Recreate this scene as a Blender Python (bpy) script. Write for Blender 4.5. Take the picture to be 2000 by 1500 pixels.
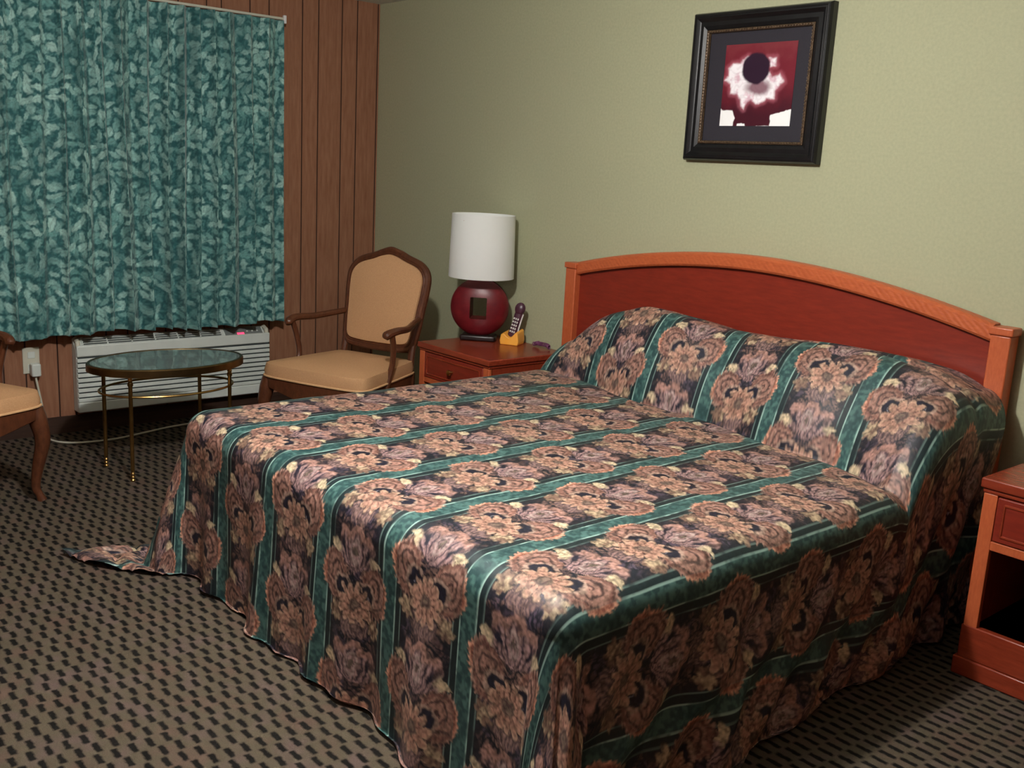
import bpy, bmesh, math, random
import numpy as np
from mathutils import Vector, Matrix

for o in list(bpy.data.objects):
    bpy.data.objects.remove(o)
scene = bpy.context.scene
COL = scene.collection
PI = math.pi

# ------------------------------------------------------------------ camera
F_PX = 1948.05
cam_data = bpy.data.cameras.new('camera')
cam_data.sensor_width = 36.0
cam_data.sensor_fit = 'HORIZONTAL'
cam_data.lens = F_PX / 2000 * 36.0
cam_data.clip_start = 0.05
cam = bpy.data.objects.new('camera', cam_data)
COL.objects.link(cam)
RX = Vector((0.648632, 0.759324, 0.051993))
UP = Vector((-0.194174, 0.099042, 0.975954))
BK = Vector((0.735916, -0.643131, 0.211683))
m = Matrix.Identity(4)
for i in range(3):
    m[i][0] = RX[i]; m[i][1] = UP[i]; m[i][2] = BK[i]
m.translation = Vector((5.154, -3.341, 1.43))
cam.matrix_world = m
scene.camera = cam

# ------------------------------------------------------------------ world, light, exposure
world = bpy.data.worlds.new('world'); scene.world = world
world.use_nodes = True
world.node_tree.nodes['Background'].inputs[0].default_value = (0.5, 0.7, 0.8, 1)
world.node_tree.nodes['Background'].inputs[1].default_value = 0.02

def point_light(name, loc, power, color, radius):
    d = bpy.data.lights.new(name, 'POINT'); d.energy = power; d.color = color
    d.shadow_soft_size = radius
    o = bpy.data.objects.new(name, d); o.location = loc; COL.objects.link(o)
    return o
# the ceiling lamp over the foot of the bed
point_light('ceiling_lamp_light', (3.20, -2.22, 2.17), 74, (1.0, 0.97, 0.93), 0.06)
# dim cool fill light added out of view, not a known lamp
point_light('rear_fill_light', (3.4, -4.3, 1.8), 2.0, (0.80, 0.93, 1.0), 0.08)

vs = scene.view_settings
vs.view_transform = 'Standard'; vs.look = 'None'; vs.gamma = 1.0; vs.use_curve_mapping = False
vs.exposure = 1.1

# ------------------------------------------------------------------ materials
def srgb(r, g, b):
    def f(c):
        c /= 255.0
        return c / 12.92 if c <= 0.04045 else ((c + 0.055) / 1.055) ** 2.4
    return (f(r), f(g), f(b), 1.0)

def new_mat(name, color=(.5, .5, .5, 1), rough=.6, metal=0.0, spec=.5):
    mt = bpy.data.materials.new(name); mt.use_nodes = True
    b = mt.node_tree.nodes['Principled BSDF']
    b.inputs['Base Color'].default_value = color
    b.inputs['Roughness'].default_value = rough
    b.inputs['Metallic'].default_value = metal
    b.inputs['Specular IOR Level'].default_value = spec
    return mt, mt.node_tree, b

def N(nt, typ, **kw):
    n = nt.nodes.new(typ)
    for k, v in kw.items():
        setattr(n, k, v)
    return n

def mth(nt, op, a, b=None, clamp=False):
    n = nt.nodes.new('ShaderNodeMath'); n.operation = op; n.use_clamp = clamp
    for i, v in enumerate((a, b)):
        if v is None: continue
        if isinstance(v, (int, float)): n.inputs[i].default_value = v
        else: nt.links.new(v, n.inputs[i])
    return n.outputs[0]

def ramp(nt, fac, stops):
    r = nt.nodes.new('ShaderNodeValToRGB')
    el = r.color_ramp.elements
    while len(el) < len(stops): el.new(0.5)
    for e, (p, c) in zip(el, stops):
        e.position = p; e.color = c
    nt.links.new(fac, r.inputs[0])
    return r.outputs[0]

def coords(nt, scale=(1, 1, 1), kind='Object'):
    t = nt.nodes.new('ShaderNodeTexCoord'); mp = nt.nodes.new('ShaderNodeMapping')
    mp.inputs['Scale'].default_value = scale
    nt.links.new(t.outputs[kind], mp.inputs[0])
    return mp.outputs[0]

def noise(nt, vec, scale, detail=3, rough=.5):
    n = nt.nodes.new('ShaderNodeTexNoise')
    n.inputs['Scale'].default_value = scale; n.inputs['Detail'].default_value = detail
    n.inputs['Roughness'].default_value = rough
    nt.links.new(vec, n.inputs['Vector'])
    return n.outputs['Fac']

def bump(nt, b, height, strength=.3, dist=.005):
    n = nt.nodes.new('ShaderNodeBump')
    n.inputs['Strength'].default_value = strength; n.inputs['Distance'].default_value = dist
    nt.links.new(height, n.inputs['Height']); nt.links.new(n.outputs[0], b.inputs['Normal'])

def noisy(name, c1, c2, scale=(1, 1, 1), nscale=20, rough=.6, metal=0, spec=.5, bmp=0, detail=4, lo=.3, hi=.7, bdist=.003):
    mt, nt, b = new_mat(name, c1, rough, metal, spec)
    v = coords(nt, scale)
    n = noise(nt, v, nscale, detail)
    nt.links.new(ramp(nt, n, [(lo, c1), (hi, c2)]), b.inputs['Base Color'])
    if bmp: bump(nt, b, n, bmp, bdist)
    return mt

M = {}
M['wall'] = noisy('painted_wall', srgb(166, 168, 138), srgb(176, 177, 145), nscale=90, rough=.75, spec=.25, bmp=.10)
M['ceiling'] = noisy('ceiling_paint', srgb(215, 220, 215), srgb(228, 232, 226), nscale=60, rough=.9, bmp=.15)
M['groove'] = new_mat('panel_groove', srgb(66, 40, 28), .8)[0]
M['brown_base'] = noisy('dark_baseboard', srgb(52, 34, 26), srgb(66, 44, 32), scale=(1, 1, 12), nscale=6, rough=.5)

def wood(name, c1, c2, scale, rough=.35, nscale=5, spec=.5, dist=.0):
    mt, nt, b = new_mat(name, c1, rough, 0, spec)
    v = coords(nt, scale)
    n1 = noise(nt, v, nscale, 5, .65)
    nt.links.new(ramp(nt, n1, [(.3, c1), (.7, c2)]), b.inputs['Base Color'])
    return mt
M['panel_a'] = wood('wood_panelling', srgb(134, 90, 66), srgb(160, 114, 88), (12, 12, 1.2), .6, 5, .3)
M['cherry'] = wood('cherry_wood', srgb(124, 46, 28), srgb(146, 60, 36), (2, 14, 14), .26)
M['cherry_v'] = wood('cherry_wood_upright', srgb(124, 46, 28), srgb(146, 60, 36), (14, 14, 2), .28)
M['cherry_panel'] = wood('cherry_panel', srgb(116, 36, 24), srgb(136, 46, 30), (2, 14, 14), .35)
M['oak'] = wood('honey_wood', srgb(176, 84, 48), srgb(196, 102, 60), (5, 20, 20), .35, 8)
_nt = M['oak'].node_tree
_w = _nt.nodes.new('ShaderNodeTexWave'); _w.wave_type = 'BANDS'; _w.bands_direction = 'DIAGONAL'
_w.inputs['Scale'].default_value = 26; _w.inputs['Distortion'].default_value = 2.5
_nt.links.new(coords(_nt), _w.inputs['Vector'])
bump(_nt, _nt.nodes['Principled BSDF'], _w.outputs['Fac'], .35, .002)
M['oak_v'] = wood('honey_wood_upright', srgb(176, 84, 48), srgb(194, 100, 60), (20, 20, 5), .35, 8)
M['cubby'] = new_mat('cubby_dark', srgb(56, 40, 40), .6)[0]
M['walnut'] = wood('walnut_chair_wood', srgb(70, 38, 24), srgb(100, 58, 36), (12, 12, 6), .3)
M['tan'] = noisy('tan_chair_fabric', srgb(186, 142, 102), srgb(202, 158, 116), nscale=260, rough=.9, spec=.2, bmp=.3, detail=2, bdist=.001)
M['piping'] = new_mat('tan_piping', srgb(214, 170, 124), .8)[0]
M['white_plastic'] = noisy('white_plastic', srgb(214, 222, 216), srgb(222, 228, 222), nscale=12, rough=.45)
M['offwhite'] = new_mat('offwhite_plastic', srgb(206, 205, 188), .45)[0]
M['dark_slot'] = new_mat('dark_slot', srgb(50, 58, 60), .7)[0]
M['ctrl'] = new_mat('grey_control_panel', srgb(120, 126, 124), .5)[0]
M['brass'] = noisy('brass', srgb(172, 138, 84), srgb(196, 160, 100), nscale=30, rough=.28, metal=1.0)
M['brass_dark'] = noisy('aged_brass', srgb(104, 84, 54), srgb(128, 104, 68), nscale=20, rough=.35, metal=1.0)
M['red_lamp'] = noisy('oxblood_glaze', srgb(92, 14, 24), srgb(112, 22, 30), nscale=30, rough=.38)
M['black_wood'] = new_mat('black_lamp_foot', srgb(30, 18, 18), .35)[0]
M['black'] = new_mat('black_plastic', srgb(22, 20, 22), .4)[0]
M['plum'] = noisy('plum_plastic', srgb(66, 34, 50), srgb(76, 42, 58), nscale=40, rough=.35)
M['key'] = new_mat('white_keys', srgb(225, 222, 218), .5)[0]
M['yellow'] = noisy('amber_plastic', srgb(250, 172, 62), srgb(255, 184, 78), nscale=20, rough=.4)
M['purple_cord'] = new_mat('purple_cord', srgb(112, 60, 96), .5)[0]
M['white_metal'] = new_mat('white_metal', srgb(230, 230, 230), .25, 0.0)[0]
M['frame_black'] = noisy('black_picture_frame', srgb(12, 13, 16), srgb(22, 22, 24), nscale=30, rough=.3)
M['frame_bead'] = noisy('antique_gold_bead', srgb(120, 98, 74), srgb(70, 56, 46), nscale=120, rough=.4, metal=.4)
M['mat_board'] = noisy('charcoal_mat_board', srgb(34, 31, 40), srgb(40, 37, 46), nscale=300, rough=.8)
M['matress'] = noisy('mattress_ticking', srgb(190, 186, 176), srgb(204, 200, 190), nscale=40, rough=.9)

# lamp shade: thin white fabric that lets some light through
mt, nt, b = new_mat('white_lampshade', (0.93, 0.95, 0.93, 1), .9, 0, .1)
tr = nt.nodes.new('ShaderNodeBsdfTranslucent'); tr.inputs[0].default_value = (.95, .95, .93, 1)
mx = nt.nodes.new('ShaderNodeMixShader'); mx.inputs[0].default_value = .28
nt.links.new(b.outputs[0], mx.inputs[1]); nt.links.new(tr.outputs[0], mx.inputs[2])
nt.links.new(mx.outputs[0], nt.nodes['Material Output'].inputs[0])
wv = nt.nodes.new('ShaderNodeTexNoise'); wv.inputs['Scale'].default_value = 500
bump(nt, b, wv.outputs['Fac'], .15, .001)
M['shade'] = mt

mt, nt, b = new_mat('red_led', srgb(255, 40, 70), .4)
b.inputs['Emission Color'].default_value = (1, .03, .08, 1); b.inputs['Emission Strength'].default_value = 1.6
M['led'] = mt
mt, nt, b = new_mat('lamp_diffuser', (1, 1, 1, 1), .4)
b.inputs['Emission Color'].default_value = (1, .97, .9, 1); b.inputs['Emission Strength'].default_value = 3
M['diffuser'] = mt

# glass
mt, nt, b = new_mat('dark_glass', (.62, .72, .70, 1), .03, 0, .9)
b.inputs['Transmission Weight'].default_value = .75
b.inputs['IOR'].default_value = 1.75
M['glass'] = mt
mt, nt, b = new_mat('picture_glass', (1, 1, 1, 1), .05)
b.inputs['Transmission Weight'].default_value = 1.0; b.inputs['IOR'].default_value = 1.2
M['pglass'] = mt

# carpet: staggered dark dashes on tan, every few centimetres
mt, nt, b = new_mat('patterned_carpet', srgb(110, 95, 78), .95, 0, .1)
tc = nt.nodes.new('ShaderNodeTexCoord'); sx = nt.nodes.new('ShaderNodeSeparateXYZ')
nt.links.new(tc.outputs['Object'], sx.inputs[0])
wob = noise(nt, tc.outputs['Object'], 60, 2)
wv = mth(nt, 'MULTIPLY', mth(nt, 'SUBTRACT', wob, .5), .010)
X = mth(nt, 'ADD', sx.outputs[0], wv); Y = mth(nt, 'ADD', sx.outputs[1], wv)
u2 = mth(nt, 'ADD', mth(nt, 'DIVIDE', mth(nt, 'SUBTRACT', X, 2.986), .0517), .5 + 400)
cell = mth(nt, 'FLOOR', u2); fu = mth(nt, 'SUBTRACT', u2, cell)
par = mth(nt, 'MODULO', cell, 2.0)
yy = mth(nt, 'ADD', Y, mth(nt, 'MULTIPLY', par, .0125))
rowv = mth(nt, 'ADD', mth(nt, 'DIVIDE', mth(nt, 'SUBTRACT', yy, -2.140), .0412), .5 + 400)
fr = mth(nt, 'FRACT', rowv)
def box_mask(val, half, soft):
    d = mth(nt, 'ABSOLUTE', mth(nt, 'SUBTRACT', val, .5))
    return mth(nt, 'DIVIDE', mth(nt, 'SUBTRACT', half, d), soft, clamp=True)
dash = mth(nt, 'MULTIPLY', box_mask(fu, .50, .14), box_mask(fr, .25, .13))
# small foot that links each dash to the next one
big = noise(nt, tc.outputs['Object'], 9, 2)
fine = noise(nt, tc.outputs['Object'], 420, 2)
lightc = ramp(nt, big, [(.3, srgb(96, 78, 68)), (.5, srgb(88, 79, 65)), (.7, srgb(98, 82, 76))])
mixc = nt.nodes.new('ShaderNodeMix'); mixc.data_type = 'RGBA'
nt.links.new(dash, mixc.inputs['Factor']); nt.links.new(lightc, mixc.inputs[6]); mixc.inputs[7].default_value = srgb(24, 22, 20)
mul = nt.nodes.new('ShaderNodeMix'); mul.data_type = 'RGBA'; mul.blend_type = 'MULTIPLY'; mul.inputs['Factor'].default_value = 1
nt.links.new(mixc.outputs[2], mul.inputs[6]); nt.links.new(ramp(nt, fine, [(.3, (.72, .72, .72, 1)), (.7, (1, 1, 1, 1))]), mul.inputs[7])
nt.links.new(mul.outputs[2], b.inputs['Base Color'])
bump(nt, b, fine, .5, .003)
M['carpet'] = mt

def attr_mat(name, rough, spec, sheen=0, bstr=.2, bscale=700):
    mt, nt, b = new_mat(name, rough=rough, spec=spec)
    a = nt.nodes.new('ShaderNodeVertexColor'); a.layer_name = 'pattern'
    nt.links.new(a.outputs[0], b.inputs['Base Color'])
    if sheen: b.inputs['Sheen Weight'].default_value = sheen
    if bstr:
        n = noise(nt, coords(nt), bscale, 2)
        bump(nt, b, n, bstr, .001)
    return mt, nt, b
M['spread'] = attr_mat('paisley_bedspread', .50, .50, 0, .25)[0]
M['curtain'] = attr_mat('leafy_teal_curtain', .75, .3, .2, .15)[0]
M['art'] = attr_mat('flower_print', .35, .4, 0, 0)[0]

# ------------------------------------------------------------------ helpers
def tag(o, label=None, cat=None, group=None, kind=None):
    if label: o['label'] = label
    if cat: o['category'] = cat
    if group: o['group'] = group
    if kind: o['kind'] = kind
    return o

def empty(name, loc, rz=0):
    o = bpy.data.objects.new(name, None); o.empty_display_size = .1
    o.location = loc; o.rotation_euler = (0, 0, rz); COL.objects.link(o)
    return o

def finish(name, bm, mat, parent=None, smooth=True, bevel=0.0, seg=2, angle=35, subsurf=0):
    bmesh.ops.remove_doubles(bm, verts=bm.verts, dist=1e-6)
    bmesh.ops.recalc_face_normals(bm, faces=bm.faces)
    me = bpy.data.meshes.new(name); bm.to_mesh(me); bm.free()
    me.materials.append(mat)
    for p in me.polygons: p.use_smooth = smooth
    o = bpy.data.objects.new(name, me); COL.objects.link(o)
    if parent: o.parent = parent
    if bevel:
        md = o.modifiers.new('bevel', 'BEVEL'); md.width = bevel; md.segments = seg
        md.limit_method = 'ANGLE'; md.angle_limit = math.radians(40)
    if subsurf:
        md = o.modifiers.new('sub', 'SUBSURF'); md.levels = subsurf; md.render_levels = subsurf
    if smooth:
        try:
            me.set_sharp_from_angle(angle=math.radians(angle))
        except Exception:
            pass
    return o

def bx(bm, x0, x1, y0, y1, z0, z1, mtx=None):
    vs_ = [bm.verts.new((x, y, z)) for z in (z0, z1) for y in (y0, y1) for x in (x0, x1)]
    for f in ((0, 1, 3, 2), (4, 6, 7, 5), (0, 4, 5, 1), (2, 3, 7, 6), (0, 2, 6, 4), (1, 5, 7, 3)):
        bm.faces.new([vs_[i] for i in f])
    if mtx is not None:
        bmesh.ops.transform(bm, matrix=mtx, verts=vs_)
    return vs_

def tube(bm, pts, rad, seg=10, closed=False, squash=1.0, cap=True):
    pts = [Vector(p) for p in pts]; n = len(pts)
    if not hasattr(rad, '__len__'): rad = [rad] * n
    rings = []; prev = None
    for i, p in enumerate(pts):
        if closed: d = pts[(i + 1) % n] - pts[i - 1]
        else: d = pts[min(i + 1, n - 1)] - pts[max(i - 1, 0)]
        d.normalize()
        if prev is None:
            a = Vector((0, 0, 1)) if abs(d.z) < .9 else Vector((1, 0, 0))
            nrm = (a - d * a.dot(d)).normalized()
        else:
            nrm = (prev - d * prev.dot(d)).normalized()
        prev = nrm; bi = d.cross(nrm)
        rings.append([bm.verts.new(p + (nrm * math.cos(t) * squash + bi * math.sin(t)) * rad[i])
                      for t in [2 * PI * k / seg for k in range(seg)]])
    for i in range(n if closed else n - 1):
        a, b_ = rings[i], rings[(i + 1) % n]
        for k in range(seg):
            bm.faces.new((a[k], a[(k + 1) % seg], b_[(k + 1) % seg], b_[k]))
    if not closed and cap:
        bm.faces.new(rings[0]); bm.faces.new(rings[-1])

def lathe(bm, prof, seg=32, loc=(0, 0, 0), sx=1, sy=1):
    rings = []
    for r, z in prof:
        if r < 1e-5: rings.append([bm.verts.new((loc[0], loc[1], loc[2] + z))])
        else: rings.append([bm.verts.new((loc[0] + r * sx * math.cos(2 * PI * k / seg), loc[1] + r * sy * math.sin(2 * PI * k / seg), loc[2] + z)) for k in range(seg)])
    for a, b_ in zip(rings, rings[1:]):
        for k in range(seg):
            k2 = (k + 1) % seg
            if len(a) == 1 and len(b_) == 1: continue
            if len(a) == 1: bm.faces.new((a[0], b_[k], b_[k2]))
            elif len(b_) == 1: bm.faces.new((a[k], a[k2], b_[0]))
            else: bm.faces.new((a[k], a[k2], b_[k2], b_[k]))

def smooth_path(pts, n=8, closed=False):
    P = [Vector(p) for p in pts]; out = []; L = len(P)
    rng = range(L) if closed else range(L - 1)
    for i in rng:
        p0 = P[i - 1] if (closed or i > 0) else P[0]
        p1 = P[i]; p2 = P[(i + 1) % L]
        p3 = P[(i + 2) % L] if (closed or i + 2 < L) else P[-1]
        for k in range(n):
            t = k / n
            out.append(.5 * ((2 * p1) + (-p0 + p2) * t + (2 * p0 - 5 * p1 + 4 * p2 - p3) * t * t + (-p0 + 3 * p1 - 3 * p2 + p3) * t ** 3))
    if not closed: out.append(P[-1])
    return out

def puff(bm, outline, base, height, mtx=None, rings=9, side=0.02, power=2.6):
    """cushion: outline (x, y) points, flat base at z=base, crowned to base+side+height"""
    n = len(outline)
    cx = sum(p[0] for p in outline) / n; cy = sum(p[1] for p in outline) / n
    allv = []
    lv = [bm.verts.new((p[0], p[1], base)) for p in outline]; allv += lv
    prev = lv
    for i in range(rings + 1):
        q = 1 - i / rings
        z = base + side + height * (1 - q ** power) ** .5 if i else base + side * .8
        if i == rings:
            c = bm.verts.new((cx, cy, base + side + height)); allv.append(c)
            for k in range(n): bm.faces.new((prev[k], prev[(k + 1) % n], c))
            break
        s = q if i else 1.012
        if i == 1: s = .985
        ring = [bm.verts.new((cx + (p[0] - cx) * s, cy + (p[1] - cy) * s, z)) for p in outline]
        allv += ring
        for k in range(n): bm.faces.new((prev[k], prev[(k + 1) % n], ring[(k + 1) % n], ring[k]))
        prev = ring
    bm.faces.new(lv)
    if mtx is not None: bmesh.ops.transform(bm, matrix=mtx, verts=allv)

def prism(bm, outline, z0, z1, mtx=None):
    a = [bm.verts.new((p[0], p[1], z0)) for p in outline]
    b_ = [bm.verts.new((p[0], p[1], z1)) for p in outline]
    n = len(outline)
    for k in range(n): bm.faces.new((a[k], a[(k + 1) % n], b_[(k + 1) % n], b_[k]))
    bm.faces.new(a); bm.faces.new(b_)
    if mtx is not None: bmesh.ops.transform(bm, matrix=mtx, verts=a + b_)

# numpy noise
def hash2(ix, iy, seed):
    h = (ix.astype(np.int64) * 374761393 + iy.astype(np.int64) * 668265263 + seed * 1442695041) & 0x7fffffff
    h = ((h ^ (h >> 13)) * 1274126177) & 0x7fffffff
    h = h ^ (h >> 16)
    return (h & 0xffff) / 65535.0
def vnoise(x, y, seed=0):
    ix = np.floor(x); iy = np.floor(y); fx = x - ix; fy = y - iy
    fx = fx * fx * (3 - 2 * fx); fy = fy * fy * (3 - 2 * fy)
    a = hash2(ix, iy, seed); b_ = hash2(ix + 1, iy, seed); c = hash2(ix, iy + 1, seed); d = hash2(ix + 1, iy + 1, seed)
    return (a * (1 - fx) + b_ * fx) * (1 - fy) + (c * (1 - fx) + d * fx) * fy
def fbm(x, y, seed=0, oct=3):
    s = 0; a = .5; t = 0
    for i in range(oct):
        s = s + a * vnoise(x * 2 ** i, y * 2 ** i, seed + i * 7); t += a; a *= .5
    return s / t
def sstep(a, b_, x):
    t = np.clip((x - a) / (b_ - a), 0, 1); return t * t * (3 - 2 * t)
def C3(r, g, b_): return np.array(srgb(r, g, b_)[:3])
def mixc3(base, col, mask): return base * (1 - mask[..., None]) + col * mask[..., None]

def grid_object(name, P, colors, mat, parent=None):
    """P: (ny, nx, 3) positions, colors (ny, nx, 3) linear or None"""
    ny, nx, _ = P.shape
    me = bpy.data.meshes.new(name)
    idx = np.arange(ny * nx).reshape(ny, nx)
    f = np.stack([idx[:-1, :-1], idx[:-1, 1:], idx[1:, 1:], idx[1:, :-1]], -1).reshape(-1, 4)
    me.vertices.add(ny * nx); me.vertices.foreach_set('co', P.astype(np.float32).ravel())
    nf = len(f)
    me.loops.add(nf * 4); me.loops.foreach_set('vertex_index', f.astype(np.int32).ravel())
    me.polygons.add(nf); me.polygons.foreach_set('loop_start', (np.arange(nf) * 4).astype(np.int32))
    me.polygons.foreach_set('use_smooth', np.ones(nf, dtype=bool))
    me.update(calc_edges=True); me.validate()
    if colors is not None:
        ca = me.color_attributes.new('pattern', 'FLOAT_COLOR', 'POINT')
        c4 = np.concatenate([colors.reshape(-1, 3), np.ones((ny * nx, 1))], 1).astype(np.float32)
        ca.data.foreach_set('color', c4.ravel())
    me.materials.append(mat)
    o = bpy.data.objects.new(name, me); COL.objects.link(o)
    if parent: o.parent = parent
    return o

# ------------------------------------------------------------------ room shell
RXW, RYW, H = 6.4, -5.2, 2.31
def struct(name, bm, mat, smooth=False, bevel=0):
    o = finish(name, bm, mat, None, smooth, bevel); o['kind'] = 'structure'; return o

bm = bmesh.new(); bx(bm, -.12, RXW + .1, RYW - .1, .1, -.1, 0); struct('floor', bm, M['carpet'])
bm = bmesh.new(); bx(bm, -.12, RXW + .1, RYW - .1, .1, H, H + .1); struct('ceiling', bm, M['ceiling'])
bm = bmesh.new(); bx(bm, 0, RXW, 0, .1, 0, H); struct('wall_back', bm, M['wall'])
bm = bmesh.new(); bx(bm, RXW, RXW + .1, RYW, .1, 0, H); struct('wall_right', bm, M['panel_a'])
bm = bmesh.new(); bx(bm, -.1, RXW, RYW - .1, RYW, 0, H); struct('wall_front', bm, M['panel_a'])

# wall_left: sheet panelling with V grooves pressed into it, random board widths
grooves = [-.012, -.15, -.25, -.40]
random.seed(4)
y = -.40
seq = [.10, .20, .11, .16, .08, .15]
k = 0
while y > RYW + .2:
    y -= seq[k % len(seq)]; k += 1
    grooves.append(y)
prof = [(0.0, 0.0)]
for g in grooves:
    prof += [(0, g + .0035), (-.005, g + .0015), (-.005, g - .0015), (0, g - .0035)]
prof += [(0, RYW), (-.1, RYW), (-.1, 0)]
bm = bmesh.new(); prism(bm, prof[::-1], 0, H)
wl = struct('wall_left', bm, M['panel_a'])
wl.data.materials.append(M['groove'])
for p in wl.data.polygons:
    c = p.center
    if -.0052 <= c.x < -.0008 and abs(p.normal.z) < .5 and c.y > RYW + .01:
        p.material_index = 1
bm = bmesh.new(); bx(bm, .0, .012, RYW, 0, 0, .085); struct('baseboard_left', bm, M['brown_base'], bevel=0)
bm = bmesh.new(); bx(bm, .012, RXW, -.012, 0, 0, .085); struct('baseboard_back', bm, M['brown_base'], bevel=0)

# ------------------------------------------------------------------ ceiling lamp (outside the frame, lights the room)
cl = empty('ceiling_light', (3.20, -2.22, H))
tag(cl, 'round flush ceiling light above the foot of the bed', 'ceiling light')
bm = bmesh.new(); lathe(bm, [(0, 0), (.13, 0), (.13, -.02), (0, -.02)], 40); finish('mount', bm, M['white_metal'], cl)
bm = bmesh.new(); lathe(bm, [(.12, -.02), (.115, -.04), (.09, -.062), (.05, -.074), (0, -.078)], 40); finish('diffuser', bm, M['diffuser'], cl)

# ------------------------------------------------------------------ curtain
def build_curtain():
    root = empty('curtain', (0, 0, 0))
    tag(root, 'teal leaf-patterned short curtain hanging over the window wall', 'curtain')
    y0, y1, z0, z1 = -2.14, -.685, .518, 2.125
    ny = 560; nz = 400
    yy = np.linspace(y0, y1, ny)[None, :].repeat(nz, 0)
    tz = np.linspace(0, 1, nz)[:, None].repeat(ny, 1)
    q = yy * 1.0
    ph = 1.3 * np.sin(q * 5.1) + .9 * np.sin(q * 11.3 + 1)
    warp = .012 * np.sin(tz * 3 + q * 9)
    amp = .025 + .012 * np.sin(q * 4.2 + .6)
    fold = amp * np.sin((q + warp) * 2 * PI / .098 + ph) + .006 * np.sin((q + warp) * 2 * PI / .041 + 2 * ph)
    fold *= (.75 + .35 * (1 - tz))
    x = .125 + fold
    z = z0 + (z1 - z0) * tz
    # hem hangs unevenly
    hem = .008 * np.sin(q * 7.0) + .006 * np.sin(q * 23 + 1)
    z = z + hem * (1 - tz) ** 3
    ygather = yy + .010 * np.cos((q + warp) * 2 * PI / .098 + ph) * (1 - tz * .5)
    P = np.stack([x, ygather, z], -1)
    d = np.sqrt(np.diff(x, axis=1) ** 2 + np.diff(ygather, axis=1) ** 2)
    U = np.concatenate([np.zeros((nz, 1)), np.cumsum(d, 1)], 1)
    U = U[nz // 2][None, :].repeat(nz, 0) + 0 * U
    V = z - z0
    # damask of curling leaves: sprays of long soft-edged cells, light on dark
    def cells(U, V, sc, seed, el):
        wu = U + .022 * (fbm(U * 16, V * 16, seed + 3) - .5) * 2
        wv = V + .022 * (fbm(U * 16, V * 16, seed + 9) - .5) * 2
        gx, gy = wu / sc, wv / sc
        ix, iy = np.floor(gx), np.floor(gy)
        best = np.full(gx.shape, 9.0); vein = np.zeros(gx.shape); tone = np.zeros(gx.shape); lenw = np.zeros(gx.shape)
        for dx in (-1, 0, 1):
            for dy in (-1, 0, 1):
                cx_, cy_ = ix + dx, iy + dy
                px = cx_ + .1 + .8 * hash2(cx_, cy_, seed + 1); py = cy_ + .1 + .8 * hash2(cx_, cy_, seed + 2)
                a = PI * (.5 + 1.1 * (vnoise(px * .45, py * .45, seed) - .5) * 2) + .9 * (hash2(cx_, cy_, seed + 5) - .5)
                rx = (gx - px) * np.cos(a) + (gy - py) * np.sin(a); ry = -(gx - px) * np.sin(a) + (gy - py) * np.cos(a)
                taper = .30 * (1.15 - .55 * rx)
                dd = np.sqrt((rx / .66) ** 2 + (ry / taper) ** 2)
                new = dd < best
                vein = np.where(new, ry, vein); tone = np.where(new, hash2(cx_, cy_, seed + 8), tone); lenw = np.where(new, rx, lenw)
                best = np.where(new, dd, best)
        return best, vein, tone, lenw
    f, vein, tone, lw = cells(U, V, .047, 1, 1)
    serr = .10 * np.cos(lw * 16)
    leaf = sstep(1.08, .66, f + serr)
    vn = sstep(.0, .05, np.abs(vein))
    f2, _, tone2, _ = cells(U + 3.3, V + 1.7, .021, 50, 1)
    small = sstep(1.0, .5, f2) * (1 - leaf)
    dark = C3(38, 88, 90); mid = C3(98, 148, 144); lite = C3(158, 196, 188)
    body = mid[None, None] * (1 - tone[..., None]) + lite[None, None] * tone[..., None]
    body = body * (.68 + .32 * vn[..., None])
    big = sstep(.30, .55, fbm(U * 8, V * 8, 21))
    col = dark[None, None] * (1 - leaf[..., None]) + body * leaf[..., None] * 1.0
    col = mixc3(col, mid[None, None] * np.ones_like(col), small * .45)
    col = mixc3(col, dark[None, None] * np.ones_like(col), (1 - big) * .45)
    col = col * (.80 + .60 * fbm(U * 120, V * 120, 30, 2))[..., None]
    o = grid_object('curtain_panel', P, col, M['curtain'], root)
    md = o.modifiers.new('thick', 'SOLIDIFY'); md.thickness = .002
    # header tape
    bm = bmesh.new()
    tube(bm, [(.10, y0 - .01, z1 + .012), (.10, y1 + .02, z1 + .012)], .007, 8)
    tube(bm, [(.10, y1 + .02, z1 + .012), (.085, y1 + .028, z1 + .012), (.004, y1 + .028, z1 + .012)], .006, 8)
    rod = finish('curtain_rod', bm, M['offwhite'], root); tag(rod, 'thin pale curtain rod returning to the wall')
    bm = bmesh.new(); bx(bm, .094, .112, y1 + .014, y1 + .030, z1 - .012, z1 + .030)
    e = finish('rod_end_cap', bm, M['white_metal'], root, bevel=.003); tag(e, 'bright white end cap of the rod')
build_curtain()

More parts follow.
